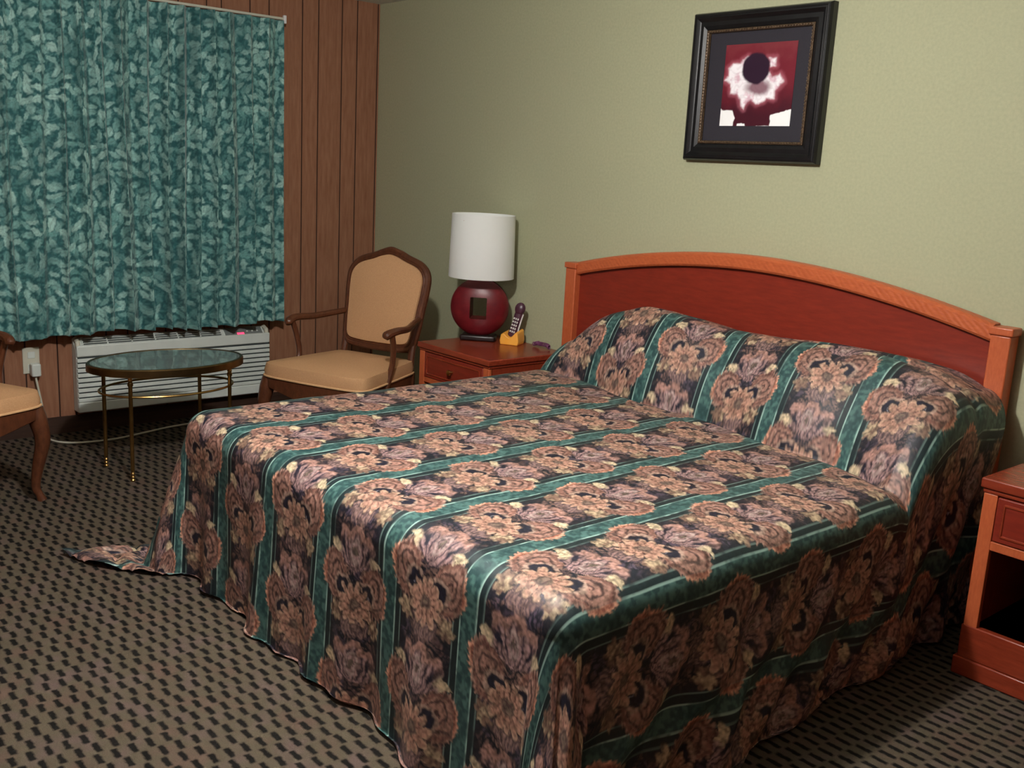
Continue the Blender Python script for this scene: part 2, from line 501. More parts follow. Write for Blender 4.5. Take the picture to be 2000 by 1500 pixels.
# ------------------------------------------------------------------ air conditioner
def build_ac():
    r = empty('wall_air_conditioner', (0, 0, .11))
    tag(r, 'white slatted wall air conditioner under the teal curtain', 'air conditioner')
    X1 = .075; Y0, Y1 = -1.782, -.735; Z0, Z1 = 0.0, .355
    bm = bmesh.new()
    # body with a sloped top, slats stand proud of a recessed face
    pr = [(0.002, Z0), (X1 - .012, Z0), (X1 - .006, Z0 + .06), (X1 - .010, Z1 - .034), (X1 - .016, Z1 - .028), (.012, Z1 + .018), (.002, Z1 + .018)]
    mt_ = Matrix(((0, 0, 1, 0), (1, 0, 0, 0), (0, 1, 0, 0), (0, 0, 0, 1)))
    # prism outline (x,z) extruded in y
    a = [bm.verts.new((p[0], Y0, p[1])) for p in pr]; c = [bm.verts.new((p[0], Y1, p[1])) for p in pr]
    n = len(pr)
    for k in range(n): bm.faces.new((a[k], a[(k + 1) % n], c[(k + 1) % n], c[k]))
    bm.faces.new(a); bm.faces.new(c)
    finish('housing', bm, M['white_plastic'], r, bevel=.004)
    bm = bmesh.new(); bx(bm, X1 - .012, X1 - .002, Y0 + .006, Y1 - .002, .055, .285)
    finish('grille_recess', bm, M['dark_slot'], r, smooth=False)
    bm = bmesh.new()
    z = .055
    while z < .284:
        bx(bm, X1 - .011, X1 + .004, Y0 + .001, Y1 - .001, z, z + .0185)
        z += .0255
    sl = finish('front_slats', bm, M['white_plastic'], r, bevel=.002)
    bm = bmesh.new()
    bx(bm, X1 - .012, X1 + .005, Y0, Y1, .0, .053); bx(bm, X1 - .012, X1 + .005, Y0, Y1, .286, Z1 - .012)
    finish('front_frame', bm, M['white_plastic'], r, bevel=.006)
    # rounded ends of the top lip
    for yy_ in (Y0 + .012, Y1 - .012):
        bm = bmesh.new()
        tube(bm, [(X1 - .012, yy_, Z1 - .03), (X1 - .018, yy_, Z1 + .004), (.02, yy_, Z1 + .016)], .012, 10)
        finish('end_lip', bm, M['offwhite'], r)
    # top discharge louvres on the sloping top
    p0 = Vector((X1 - .016, 0, Z1 - .028)); p1 = Vector((.012, 0, Z1 + .018)); du = (p1 - p0); Ls = du.length; du.normalize()
    nn_ = Vector((-du.z, 0, du.x)); nn_ = nn_ if nn_.z > 0 else -nn_
    sm = Matrix.Identity(4)
    for i in range(3):
        sm[i][0] = du[i]; sm[i][1] = (0, 1, 0)[i]; sm[i][2] = nn_[i]; sm[i][3] = p0[i]
    bm = bmesh.new(); bx(bm, .005, Ls - .004, Y0 + .04, Y1 - .27, .0, .0012, sm)
    finish('louvre_recess', bm, M['dark_slot'], r, smooth=False)
    bm = bmesh.new()
    for k in range(4): bx(bm, .012 + k * .013, .0155 + k * .013, Y0 + .04, Y1 - .27, .0005, .007, sm)
    for k in range(7):
        yy_ = Y0 + .04 + k * (Y1 - .27 - Y0 - .04) / 6; bx(bm, .005, Ls - .004, yy_ - .003, yy_ + .003, .0005, .007, sm)
    finish('top_louvres', bm, M['white_plastic'], r, smooth=False)
    bm = bmesh.new(); bx(bm, .006, Ls - .004, Y1 - .25, Y1 - .03, .0, .006, sm)
    cp = finish('control_panel', bm, M['ctrl'], r, bevel=.002)
    bm = bmesh.new(); bx(bm, .012, .024, Y1 - .182, Y1 - .142, .005, .0072, sm)
    d = finish('display', bm, M['led'], cp, smooth=False); tag(d, 'glowing red digits')
    bm = bmesh.new()
    for k in range(3): lathe(bm, [(0, .006), (.005, .006), (.006, 0)], 12, tuple(sm @ Vector((.03, Y1 - .12 + k * .03, .004))))
    finish('button', bm, M['white_plastic'], cp)
build_ac()

# ------------------------------------------------------------------ outlet and cord
o_ = empty('wall_outlet', (0, -1.972, .38))
tag(o_, 'pale wall outlet on the panelling left of the air conditioner', 'outlet')
bm = bmesh.new(); bx(bm, 0.001, .007, -.042, .036, -.06, .07); finish('cover_plate', bm, M['offwhite'], o_, bevel=.003)
for z in (.032, -.030):
    bm = bmesh.new(); bx(bm, .005, .009, -.019, .015, z - .016, z + .016)
    finish('receptacle', bm, M['white_plastic'], o_, bevel=.003)
pc = empty('power_cord', (.01, -1.965, .34))
tag(pc, 'white power cord plugged into the outlet and trailing on the carpet', 'power cord')
bm = bmesh.new(); bx(bm, 0.0, .045, -.022, .022, -.030, .035)
finish('plug', bm, M['white_plastic'], pc, bevel=.008, seg=3)
O = Vector((.01, -1.965, .34))
path = [(.03, -1.965, .315), (.035, -1.962, .28), (.045, -1.950, .19), (.055, -1.938, .09), (.075, -1.935, .025), (.12, -1.94, .008), (.21, -1.90, .008), (.26, -1.80, .008), (.265, -1.66, .008), (.22, -1.50, .008), (.18, -1.36, .008), (.16, -1.2, .008)]
bm = bmesh.new(); tube(bm, smooth_path([Vector(p) - O for p in path]), .0052, 8)
finish('cable', bm, M['offwhite'], pc)

# ------------------------------------------------------------------ oval brass table
def build_table():
    c = Vector((.80, -1.612, 0))
    r = empty('oval_glass_table', c)
    tag(r, 'small oval brass table with a glass top before the air conditioner', 'table')
    A, B, Z = .238, .350, .505
    n = 64
    oval = lambda a, b_, z, k: Vector((a * math.cos(2 * PI * k / n), b_ * math.sin(2 * PI * k / n), z))
    bm = bmesh.new()
    # rim band: rounded brass edge with a ledge
    prof = [(1.0, Z - .032), (1.0, Z - .004), (.985, Z + .001), (.95, Z + .001), (.945, Z - .006), (.90, Z - .010), (.90, Z - .016), (.94, Z - .034)]
    rings = []
    for s, z in prof:
        off = (1 - s) * .3
        rings.append([bm.verts.new(oval(A - off, B - off, z, k)) for k in range(n)])
    for i in range(len(rings)):
        a, b_ = rings[i], rings[(i + 1) % len(rings)]
        for k in range(n): bm.faces.new((a[k], a[(k + 1) % n], b_[(k + 1) % n], b_[k]))
    finish('rim', bm, M['brass_dark'], r)
    bm = bmesh.new(); prism(bm, [oval(A - .016, B - .016, 0, k)[:2] for k in range(n)], Z - .0085, Z - .001)
    g = finish('glass_top', bm, M['glass'], r, smooth=False); tag(g, 'dark greenish glass inset')
    bm = bmesh.new(); prism(bm, [oval(A - .03, B - .03, 0, k)[:2] for k in range(n)], Z - .040, Z - .034)
    finish('underside', bm, M['brass'], r, smooth=False)
    legs = [(.665, -1.852), (.935, -1.830), (.925, -1.372), (.675, -1.408)]
    bm = bmesh.new()
    tube(bm, [oval(.195, .300, .378, k) for k in range(n)], .0055, 8, closed=True)
    finish('stretcher_ring', bm, M['brass'], r)
    for lx, ly in legs:
        bm = bmesh.new()
        lathe(bm, [(.0, 0), (.010, 0), (.011, .006), (.007, .012), (.010, .020), (.007, .027), (.010, .035), (.007, .042), (.009, .050), (.0085, .06),
                   (.0085, .425), (.012, .430), (.012, .440), (.008, .445), (.011, .452), (.009, .458), (.009, Z - .034), (0, Z - .034)], 14)
        o = finish('leg', bm, M['brass'], r); o.location = (lx - c.x, ly - c.y, 0)
build_table()

# ------------------------------------------------------------------ armchair
def build_chair():
    r = empty('armchair', (0, 0, 0))
    W = M['walnut']
    # seat outline (front y -.29, rear y +.24), x right
    half = [(0, -.315), (.12, -.312), (.22, -.305), (.275, -.288), (.296, -.25), (.288, -.17), (.266, 0), (.245, .14), (.230, .22), (.20, .245), (.10, .25), (0, .25)]
    out = half + [(-x, y) for x, y in reversed(half[1:-1])]
    out_s = [tuple(p)[:2] for p in smooth_path([(x, y, 0) for x, y in out], 3, closed=True)]
    bm = bmesh.new(); puff(bm, out_s, .395, .050, side=.038)
    finish('seat_cushion', bm, M['tan'], r, angle=60)
    bm = bmesh.new(); tube(bm, [Vector((x * 1.012, y * 1.012, .400)) for x, y in out_s], .005, 6, closed=True)
    finish('seat_piping', bm, M['piping'], r)
    # wooden rail, serpentine along the front
    bm = bmesh.new()
    pts = out_s; n = len(pts)
    def ring(sc, zf):
        return [bm.verts.new((x * sc, y * sc, zf(x, y))) for x, y in pts]
    dip = lambda x, y: .325 - .022 * math.cos(min(abs(x) / .30, 1) * PI) * (1 if y < 0 else .3)
    a = ring(1.0, lambda x, y: .398); b_ = ring(1.0, dip); c = ring(.93, dip); d = ring(.93, lambda x, y: .398)
    for p, q in ((a, b_), (b_, c), (c, d), (d, a)):
        for k in range(n): bm.faces.new((p[k], p[(k + 1) % n], q[(k + 1) % n], q[k]))
    finish('seat_rail', bm, W, r, bevel=.003)
    # cabriole front legs
    for s in (-1, 1):
        bm = bmesh.new()
        path = smooth_path([(s * .270, -.265, .385), (s * .278, -.277, .33), (s * .284, -.288, .25), (s * .270, -.270, .14), (s * .262, -.262, .06), (s * .270, -.275, .02), (s * .275, -.280, 0)], 5)
        rr = np.interp(np.linspace(0, 1, len(path)), [0, .15, .35, .6, .8, .92, 1], [.034, .036, .029, .019, .015, .018, .020])
        tube(bm, path, list(rr), 12); finish('leg', bm, W, r)
    for s in (-1, 1):
        bm = bmesh.new()
        path = smooth_path([(s * .215, .225, .40), (s * .216, .228, .30), (s * .218, .245, .15), (s * .222, .285, 0)], 5)
        rr = np.interp(np.linspace(0, 1, len(path)), [0, 1], [.024, .015])
        tube(bm, path, list(rr), 12); finish('leg', bm, W, r)
    # back: drawn in its own plane (x, h) then tilted
    tilt = math.radians(13)
    def bk(x, h, off=0.0):    # off = towards the front
        return Vector((x, .225 + math.sin(tilt) * h - math.cos(tilt) * off, .40 + math.cos(tilt) * h + math.sin(tilt) * off))
    hb = [(0, .105), (.12, .108), (.195, .125), (.214, .20), (.222, .30), (.232, .41), (.228, .485), (.185, .535), (.10, .565), (.05, .585), (0, .595)]
    outb = hb + [(-x, h) for x, h in reversed(hb[1:-1])]
    sp = smooth_path([(x, h, 0) for x, h in outb], 5, closed=True)
    bm = bmesh.new()
    tube(bm, [bk(p.x, p.y) for p in sp], .021, 10, closed=True)
    tube(bm, [bk(p.x * .955, .345 + (p.y - .345) * .955, .016) for p in sp], .007, 8, closed=True)
    fr = finish('back_frame', bm, W, r)
    # carved crest
    bm = bmesh.new()
    tube(bm, smooth_path([bk(-.07, .583, .008), bk(-.03, .598, .010), bk(0, .604, .012), bk(.03, .598, .010), bk(.07, .583, .008)], 5), [.008] + [.014] * 19 + [.008], 10)
    finish('crest', bm, W, fr)
    inner = [(p.x * .93, .345 + (p.y - .345) * .93) for p in sp]
    mtx = Matrix.Identity(4)
    e0 = bk(0, 0); ex = Vector((1, 0, 0)); eh = (bk(0, 1) - e0); en = (bk(0, 0, 1) - e0)
    for i in range(3):
        mtx[i][0] = ex[i]; mtx[i][1] = eh[i]; mtx[i][2] = en[i]; mtx[i][3] = e0[i]
    bm = bmesh.new(); puff(bm, inner, -.012, .030, mtx, side=.024); finish('back_cushion', bm, M['tan'], r, angle=60)
    for s in (-1, 1):
        bm = bmesh.new()
        tube(bm, smooth_path([(s * .212, .225, .385), bk(s * .207, .06), bk(s * .205, .14)], 5), .019, 10)
        finish('back_post', bm, W, r)
    # arms
    for s in (-1, 1):
        bm = bmesh.new()
        p = smooth_path([bk(s * .222, .27), (s * .248, .19, .655), (s * .285, .08, .645), (s * .300, -.03, .650), (s * .292, -.095, .640), (s * .284, -.105, .622)], 6)
        rr = np.interp(np.linspace(0, 1, len(p)), [0, .5, .85, 1], [.015, .017, .022, .015])
        tube(bm, p, list(rr), 10)
        finish('arm', bm, W, r)
        bm = bmesh.new()
        p = smooth_path([(s * .296, -.07, .640), (s * .290, -.045, .57), (s * .278, -.035, .48), (s * .268, -.065, .38), (s * .266, -.07, .35)], 6)
        rr = np.interp(np.linspace(0, 1, len(p)), [0, .5, 1], [.014, .014, .021])
        tube(bm, p, list(rr), 10)
        finish('arm_support', bm, W, r)
    return r

def copy_tree(o, parent=None):
    c = o.copy(); COL.objects.link(c)
    if parent: c.parent = parent
    for ch in list(o.children): copy_tree(ch, c)
    return c

ch = build_chair()
ch.location = (1.01, -.79, 0); ch.rotation_euler = (0, 0, math.radians(22))
tag(ch, 'tan upholstered wooden armchair in the corner beside the nightstand', 'chair', 'tan armchairs')
ch2 = copy_tree(ch)
ch2.location = (.82, -2.575, 0); ch2.rotation_euler = (0, 0, math.radians(110))
tag(ch2, 'tan armchair cut off by the left edge of the photo, beside the brass table', 'chair', 'tan armchairs')

# ------------------------------------------------------------------ nightstands
def build_nightstand():
    r = empty('nightstand', (0, 0, 0))
    w, d, h = .28, .48, .57       # half width, depth, height ; local x centre, y 0 = wall side
    bm = bmesh.new()
    bx(bm, -w + .01, -w + .035, -d + .012, 0, .05, h - .03); bx(bm, w - .035, w - .01, -d + .012, 0, .05, h - .03)
    bx(bm, -w + .03, w - .03, -.02, 0, .05, h - .03)
    finish('carcass', bm, M['cherry_v'], r, bevel=.002)
    bm = bmesh.new(); bx(bm, -w, w, -d - .012, 0.0, h - .028, h); bx(bm, -w + .006, w - .006, -d - .004, 0, h - .042, h - .028)
    finish('top', bm, M['cherry'], r, bevel=.005, seg=3)
    bm = bmesh.new()
    for s in (-1, 1): bx(bm, min(s * (w - .01), s * (w - .05)), max(s * (w - .01), s * (w - .05)), -d - .002, -d + .02, .0, h - .042)
    bx(bm, -w + .05, w - .05, -d - .002, -d + .02, .375, .400)
    finish('face_frame', bm, M['oak_v'], r, bevel=.002)
    bm = bmesh.new(); bx(bm, -w + .052, w - .052, -d - .004, -d + .018, .402, h - .045)
    dr = finish('drawer', bm, M['cherry_panel'], r, bevel=.004)
    bm = bmesh.new()
    zc = (.402 + h - .045) / 2; X_ = w - .075; Zh = (h - .045 - .402) / 2 - .018
    for a in (((-X_, zc - Zh), (X_, zc - Zh)), ((X_, zc - Zh), (X_, zc + Zh)), ((X_, zc + Zh), (-X_, zc + Zh)), ((-X_, zc + Zh), (-X_, zc - Zh))):
        tube(bm, [(a[0][0], -d - .004, a[0][1]), (a[1][0], -d - .004, a[1][1])], .004, 6)
    finish('drawer_moulding', bm, M['cherry'], dr)
    bm = bmesh.new()
    lathe(bm, [(0, 0), (.007, 0), (.006, .012), (.014, .018), (.013, .026), (0, .029)], 16)
    bmesh.ops.rotate(bm, cent=(0, 0, 0), matrix=Matrix.Rotation(PI / 2, 3, 'X'), verts=bm.verts)
    bmesh.ops.translate(bm, vec=(0, -d - .004, zc), verts=bm.verts)
    finish('knob', bm, M['brass'], dr)
    bm = bmesh.new(); bx(bm, -w + .035, w - .035, -.03, -.021, .13, .40); bx(bm, -w + .035, w - .035, -d + .02, -.02, .13, .148)
    finish('cubby_lining', bm, M['cubby'], r, smooth=False)
    bm = bmesh.new(); bx(bm, -w - .004, w + .004, -d - .010, -.0, 0, .052); bx(bm, -w + .005, w - .005, -d - .004, 0, .052, .148)
    finish('plinth', bm, M['cherry'], r, bevel=.004)
    return r
ns = build_nightstand(); ns.location = (1.465, -.015, 0)
tag(ns, 'cherry wood nightstand between the armchair and the bed, lamp standing on it', 'nightstand', 'cherry nightstands')
ns2 = copy_tree(ns); ns2.location = (4.235, -.015, 0); ns2.scale = (1, .90, 1.09)
tag(ns2, 'bare cherry wood nightstand right of the bed at the photo edge', 'nightstand', 'cherry nightstands')

# ------------------------------------------------------------------ table lamp
def build_lamp():
    r = empty('table_lamp', (1.280, -.198, .57), math.radians(44))
    tag(r, 'dark red round lamp with a white drum shade on the left nightstand', 'lamp')
    bm = bmesh.new(); bx(bm, -.090, .090, -.052, .052, 0, .030)
    f = finish('foot', bm, M['black_wood'], r, bevel=.01, seg=3); tag(f, 'black oval foot')
    # disc body with a rectangular window through it
    bm = bmesh.new()
    R_, T = .148, .066; zc = .026 + .142; hw, hh = .042, .054
    n = 64; K = 12
    def per(t):      # point on rectangle hit by direction t
        c, s = math.cos(t), math.sin(t)
        k = min(hw / abs(c) if abs(c) > 1e-6 else 9, hh / abs(s) if abs(s) > 1e-6 else 9)
        return c * k, s * k
    front = []; back = []
    for i in range(K + 1):
        q = i / K
        rf, rb = [], []
        for k in range(n):
            t = 2 * PI * k / n
            px, pz = per(t); ox, oz = R_ * math.cos(t), (R_ - .003) * math.sin(t)
            qq = math.sin(q * PI / 2)
            x = px + (ox - px) * qq; z = pz + (oz - pz) * qq
            rad = min(1, math.hypot(x, z) / R_)
            th = T * (1 - rad ** 2.4) ** .5
            rf.append(bm.verts.new((x, -th, zc + z)))
            rb.append(bm.verts.new((x, th, zc + z)))
        front.append(rf); back.append(rb)
    for g in (front, back):
        for a, b_ in zip(g, g[1:]):
            for k in range(n): bm.faces.new((a[k], a[(k + 1) % n], b_[(k + 1) % n], b_[k]))
    for k in range(n):
        bm.faces.new((front[0][k], front[0][(k + 1) % n], back[0][(k + 1) % n], back[0][k]))
    bmesh.ops.remove_doubles(bm, verts=bm.verts, dist=1e-5)
    finish('body', bm, M['red_lamp'], r, angle=50)
    bm = bmesh.new(); lathe(bm, [(.012, .300), (.012, .35), (.018, .352), (.018, .41), (0, .41)], 16)
    finish('socket', bm, M['brass'], r)
    pl_ = point_light('shade_fill_light', (0, 0, .49), 1.1, (1, .98, .94), .03); pl_.parent = r  # fill light added inside the shade to whiten it; the lamp is off
    bm = bmesh.new(); lathe(bm, [(0, .52), (.018, .512), (.030, .49), (.030, .465), (.016, .43), (.014, .41)], 20)
    finish('bulb', bm, M['white_plastic'], r)
    # drum shade
    bm = bmesh.new()
    rt, rb_, z0, z1 = .157, .164, .318, .628
    prof = [(rb_, z0), (rt, z1), (rt - .003, z1), (rb_ - .003, z0)]
    rings = [[bm.verts.new((a * math.cos(2 * PI * k / 64), a * math.sin(2 * PI * k / 64), z)) for k in range(64)] for a, z in prof]
    for i in range(4):
        a, b_ = rings[i], rings[(i + 1) % 4]
        for k in range(64): bm.faces.new((a[k], a[(k + 1) % 64], b_[(k + 1) % 64], b_[k]))
    sh = finish('lamp_shade', bm, M['shade'], r)
    bm = bmesh.new()
    for k in range(3):
        t = k * 2 * PI / 3; tube(bm, [(.015 * math.cos(t), .015 * math.sin(t), .56), (.1575 * math.cos(t), .1575 * math.sin(t), .60)], .002, 6)
    tube(bm, [(0.030, 0, .41), (.034, 0, .50), (0, 0, .56), (-.034, 0, .50), (-.030, 0, .41)], .002, 6)
    finish('shade_spider', bm, M['brass'], sh)
build_lamp()

# ------------------------------------------------------------------ telephone
def build_phone():
    r = empty('telephone', (1.445, -.115, .57), math.radians(28))
    tag(r, 'plum handset standing in an amber cradle on the left nightstand', 'telephone')
    # cradle: rounded block with a U notch in its front
    bm = bmesh.new()
    outl = []
    for x, z in ((-.046, 0), (.046, 0), (.050, .02), (.044, .062), (.034, .066), (.020, .050), (.010, .040), (0, .036), (-.010, .040), (-.020, .048), (-.034, .056), (-.044, .050), (-.050, .02)):
        outl.append((x, z))
    a = [bm.verts.new((x, -.045, z)) for x, z in outl]; c = [bm.verts.new((x, -.015, z + .004 * (z > .03))) for x, z in outl]; e = [bm.verts.new((x, .045, z * 1.15)) for x, z in outl]
    n = len(outl)
    for p, q in ((a, c), (c, e)):
        for k in range(n): bm.faces.new((p[k], p[(k + 1) % n], q[(k + 1) % n], q[k]))
    bm.faces.new(a); bm.faces.new(e)
    finish('cradle', bm, M['yellow'], r, bevel=.004, seg=3)
    # handset leaning back in the cradle
    lean = Matrix.Translation((0, -.012, .034)) @ Matrix.Rotation(math.radians(12), 4, 'Y') @ Matrix.Rotation(math.radians(-10), 4, 'X')
    bm = bmesh.new()
    prof = [(.0, .0), (.020, .0), (.024, .012), (.021, .04), (.019, .085), (.021, .115), (.020, .13), (0, .134)]
    lathe(bm, prof, 20, sx=1.0, sy=.62)
    bmesh.ops.transform(bm, matrix=lean, verts=bm.verts)
    hs = finish('handset', bm, M['plum'], r)
    bm = bmesh.new()
    sph = bmesh.ops.create_uvsphere(bm, u_segments=24, v_segments=16, radius=.027)['verts']
    bmesh.ops.transform(bm, matrix=lean @ Matrix.Translation((0, -.004, .150)) @ Matrix.Diagonal((1.0, .62, 1.15, 1)), verts=sph)
    finish('earpiece', bm, M['plum'], hs)
    bm = bmesh.new()
    for i in range(3):
        for j in range(5):
            bx(bm, -.0135 + i * .0105, -.0075 + i * .0105, -.017, -.011, .026 + j * .0165, .035 + j * .0165, lean)
    kp = finish('keypad', bm, M['key'], hs, smooth=False); tag(kp, 'white push buttons')
    bm = bmesh.new()
    tube(bm, [lean @ Vector(p) for p in ((.0245, 0, .02), (.0225, 0, .06), (.0225, 0, .10), (.0235, 0, .128))], .0035, 8)
    s = finish('side_trim', bm, M['key'], hs); tag(s, 'white strip along the edge')
build_phone()

bm = bmesh.new()
pts = []
for k in range(220):
    t = k / 219; a = t * 2 * PI * 22
    base = Vector((-.055 + .11 * t, .012 * math.sin(t * 9), .0095 + .012 * math.sin(t * PI)))
    pts.append(base + Vector((0, math.cos(a) * .0085, math.sin(a) * .0085 + .001)))
tube(bm, pts, .0025, 6)
pc_ = finish('coiled_phone_cord', bm, M['purple_cord']); pc_.location = (1.60, -.062, .5725)
tag(pc_, 'small purple coiled cord lying behind the telephone on the nightstand', 'phone cord')

# ------------------------------------------------------------------ bed: mattress, base and headboard
bed = empty('bed', (2.87, -1.0, 0))
tag(bed, 'wide bed with an arched cherry headboard against the green wall', 'bed')
def rel(o): o.location = Vector(o.location) - bed.location; return o
bm = bmesh.new(); bx(bm, 2.02, 3.75, -1.94, -.10, .28, .53); rel(finish('mattress', bm, M['matress'], bed, bevel=.07, seg=4))
bm = bmesh.new(); bx(bm, 2.03, 3.74, -1.93, -.10, .05, .278); rel(finish('box_spring', bm, M['matress'], bed, bevel=.01))
hbd = bpy.data.objects.new('headboard', None); COL.objects.link(hbd); hbd.parent = bed
X0, X1 = 1.752, 3.825
def top_z(x, e=1.0, pk=1.142):
    t = (x - (X0 + X1) / 2) / ((X1 - X0) / 2)
    return e + (pk - e) * (1 - abs(t) ** 1.9)
Yf, Yb = -.060, -.018
bm = bmesh.new()
n = 60
xs = [X0 + .07 + (X1 - X0 - .14) * k / n for k in range(n + 1)]
rows = []
for x in xs:
    zt = top_z(x); zb = zt - .058
    # rail section: bead on the face
    sec = [(Yb, zb), (Yf - .004, zb), (Yf - .010, zb + .008), (Yf - .010, zt - .012), (Yf - .004, zt - .004), (Yf + .006, zt), (Yb, zt)]
    rows.append([bm.verts.new((x, y, z)) for y, z in sec])
for a, b_ in zip(rows, rows[1:]):
    for k in range(7): bm.faces.new((a[k], a[(k + 1) % 7], b_[(k + 1) % 7], b_[k]))
bm.faces.new(rows[0]); bm.faces.new(rows[-1])
rr_ = finish('arched_rail', bm, M['oak'], hbd); tag(rr_, 'honey coloured arched top rail'); rel(rr_)
bm = bmesh.new()
rows = []
for x in xs:
    zt = top_z(x) - .052
    rows.append([bm.verts.new((x, Yf + .018, .30)), bm.verts.new((x, Yf + .018, zt)), bm.verts.new((x, Yb - .004, zt)), bm.verts.new((x, Yb - .004, .30))])
for a, b_ in zip(rows, rows[1:]):
    for k in range(4): bm.faces.new((a[k], a[(k + 1) % 4], b_[(k + 1) % 4], b_[k]))
bm.faces.new(rows[0]); bm.faces.new(rows[-1])
p_ = finish('inner_panel', bm, M['cherry_panel'], hbd); tag(p_, 'darker red wood panel'); rel(p_)
for x0, x1 in ((X0, X0 + .078), (X1 - .078, X1)):
    bm = bmesh.new()
    bx(bm, x0 + .006, x1 - .006, Yf - .016, Yb + .004, 0, .985)
    bx(bm, x0, x1, Yf - .022, Yb + .006, .985, 1.012)
    po = finish('post', bm, M['oak_v'], hbd, bevel=.005, seg=3); tag(po, 'square honey coloured post'); rel(po)

# ------------------------------------------------------------------ bedspread
def spread_color(u, v):
    """u across the bed, v along it towards the foot (0 at the foot edge)."""
    P_U, P_V = .315, .315
    uu = (u - 3.865) / P_U
    colid = np.floor(uu)
    fx = (uu - colid - .5) * P_U                 # 0 = middle of motif column, +-.1575 = green stripe centre
    odd = np.mod(colid, 2)
    v0 = np.where(odd > .5, -.13, .055)
    vv = (v - v0) / P_V
    row = np.floor(vv + .5)
    fy = (vv - row) * P_V                        # 0 = lobes centre
    ax = np.abs(fx)
    n1 = fbm(u * 60, v * 60, 11); n2 = fbm(u * 150, v * 150, 12, 2); n3 = fbm(u * 25, v * 25, 15)
    n4 = fbm(u * 95, v * 95, 17, 2)
    warp = .011
    wx = fx + warp * (fbm(u * 45, v * 45, 14) - .5) * 2 + .004 * (n4 - .5)
    wy = fy + warp * (fbm(u * 45 + 40, v * 45, 13) - .5) * 2
    awx = np.abs(wx); one = np.ones(u.shape + (3,))
    K = lambda r, g, b_: C3(r, g, b_) * one
    tex = np.clip(.18 + 1.6 * n2, 0, 2)[..., None]
    # ground
    col = K(18, 28, 44) * (.6 + .8 * n2)[..., None]
    # scrolls and small leaves that fill the ground of the column
    a_ = (vnoise(u * 26, v * 26, 70) - .5) * 14
    scr = np.abs(np.sin(awx * 150 + a_) * np.cos(wy * 130 + a_ * .7))
    scm = sstep(.16, .48, scr) * sstep(.126, .110, ax)
    gap = sstep(1.1, .7, np.hypot((ax - .100) / .040, (fy + .105) / .050)) + sstep(1.1, .7, np.hypot((ax - .105) / .030, (fy - .135) / .035))
    scm = scm * (1 - np.clip(gap, 0, 1) * .85)
    fill = mixc3(K(112, 80, 78), K(156, 114, 96), sstep(.4, .6, n1))
    fill = mixc3(fill, K(96, 76, 96), sstep(.52, .62, n3))
    col = mixc3(col, fill * tex, scm * .72)
    # green stripe, mottled
    edge = .1575 - ax
    st = sstep(.030, .027, edge)
    green = mixc3(K(36, 68, 68), K(80, 116, 110), sstep(.35, .70, n4) * .75)
    green = mixc3(green, K(22, 54, 56), sstep(.5, .3, n3) * .5)
    col = mixc3(col, K(20, 48, 52) * (.7 + .6 * n2)[..., None], sstep(.060, .048, edge) * (1 - st) * .95)
    col = mixc3(col, green, st)
    # ---- upper leaf fan
    by = wy + .026
    ang = np.arctan2(wx, -by); rad = np.hypot(wx, by)
    aa = np.abs(ang)
    lob_ = np.abs(np.cos(ang * 5.5 + .35 * np.sin(rad * 90)))
    rmax = (.112 + .026 * lob_) * (1 - .08 * aa)
    rmax = np.where(aa > 1.14, 0, rmax)
    fan = sstep(.005, -.004, rad - rmax) * (by < .004)
    vein = np.abs(np.sin(ang * (7 + rad * 60) + 18 * rad * np.sign(ang)))
    vfine = np.abs(np.sin(ang * 21 + 34 * rad))
    fanc = mixc3(K(92, 66, 80), K(188, 144, 138), sstep(.15, .85, vein))
    fanc = fanc * (.62 + .5 * vfine)[..., None]
    fanc = mixc3(fanc, K(44, 32, 54), sstep(.26, .08, vein) * .9)
    fanc = mixc3(fanc, K(28, 30, 54), sstep(.12, .05, np.abs(aa - .74)) * sstep(.045, .07, rad) * sstep(.12, .10, rad))
    fanc = mixc3(fanc, K(206, 146, 122), sstep(-.034, -.016, rad - rmax) * sstep(.9, .5, aa) * .8)
    fanc = mixc3(fanc, K(236, 208, 158), sstep(.80, .92, aa) * sstep(.070, .092, rad))
    td = np.hypot(wx / .017, (by + .062) / .036)
    fanc = mixc3(fanc, K(200, 168, 156), sstep(1.15, .95, td) * sstep(.60, .75, td))
    fanc = mixc3(fanc, K(92, 84, 60), sstep(.45, .3, td) * .8)
    fanc = fanc * tex
    # ---- paisley lobes
    lx = awx - .084; ly = wy - .002 + .12 * (awx - .08)
    rl = np.hypot(lx / .063, ly / .072); tl = np.arctan2(ly, lx)
    fringe = np.cos(tl * 26 + 3 * np.sin(rl * 6))
    lob = sstep(1.05, .95, rl / (1 + .05 * fringe))
    arc = np.abs(np.sin(rl * 8.5 + .8 * tl + 1.2 * (n3 - .5)))
    lobc = mixc3(K(96, 62, 56), K(190, 134, 112), sstep(.15, .8, arc))
    lobc = mixc3(lobc, K(208, 160, 134), sstep(.2, .9, fringe) * sstep(.50, .85, rl) * .7)
    lobc = mixc3(lobc, K(136, 78, 62), sstep(.12, .04, np.abs(rl - .80)) * .7)
    hx = awx - .046; hy = wy - .022
    hr = np.hypot(hx / .034, hy / .029)
    lobc = mixc3(lobc, K(214, 178, 150), sstep(.26, .10, np.abs(hr - 1.08)) * .65)
    hole = sstep(1.05, .82, hr)
    lobc = mixc3(lobc, K(28, 30, 54), hole)
    lobc = mixc3(lobc, K(176, 176, 190), sstep(.12, .04, np.abs(np.hypot((hx + .006) / .014, (hy - .006) / .012) - 1)) * sstep(.45, .6, n3) * .8)
    lobc = lobc * tex
    # ---- flower
    gx, gy = wx, wy - .058
    tg = np.arctan2(gx, gy); rg = np.hypot(gx / 1.15, gy)
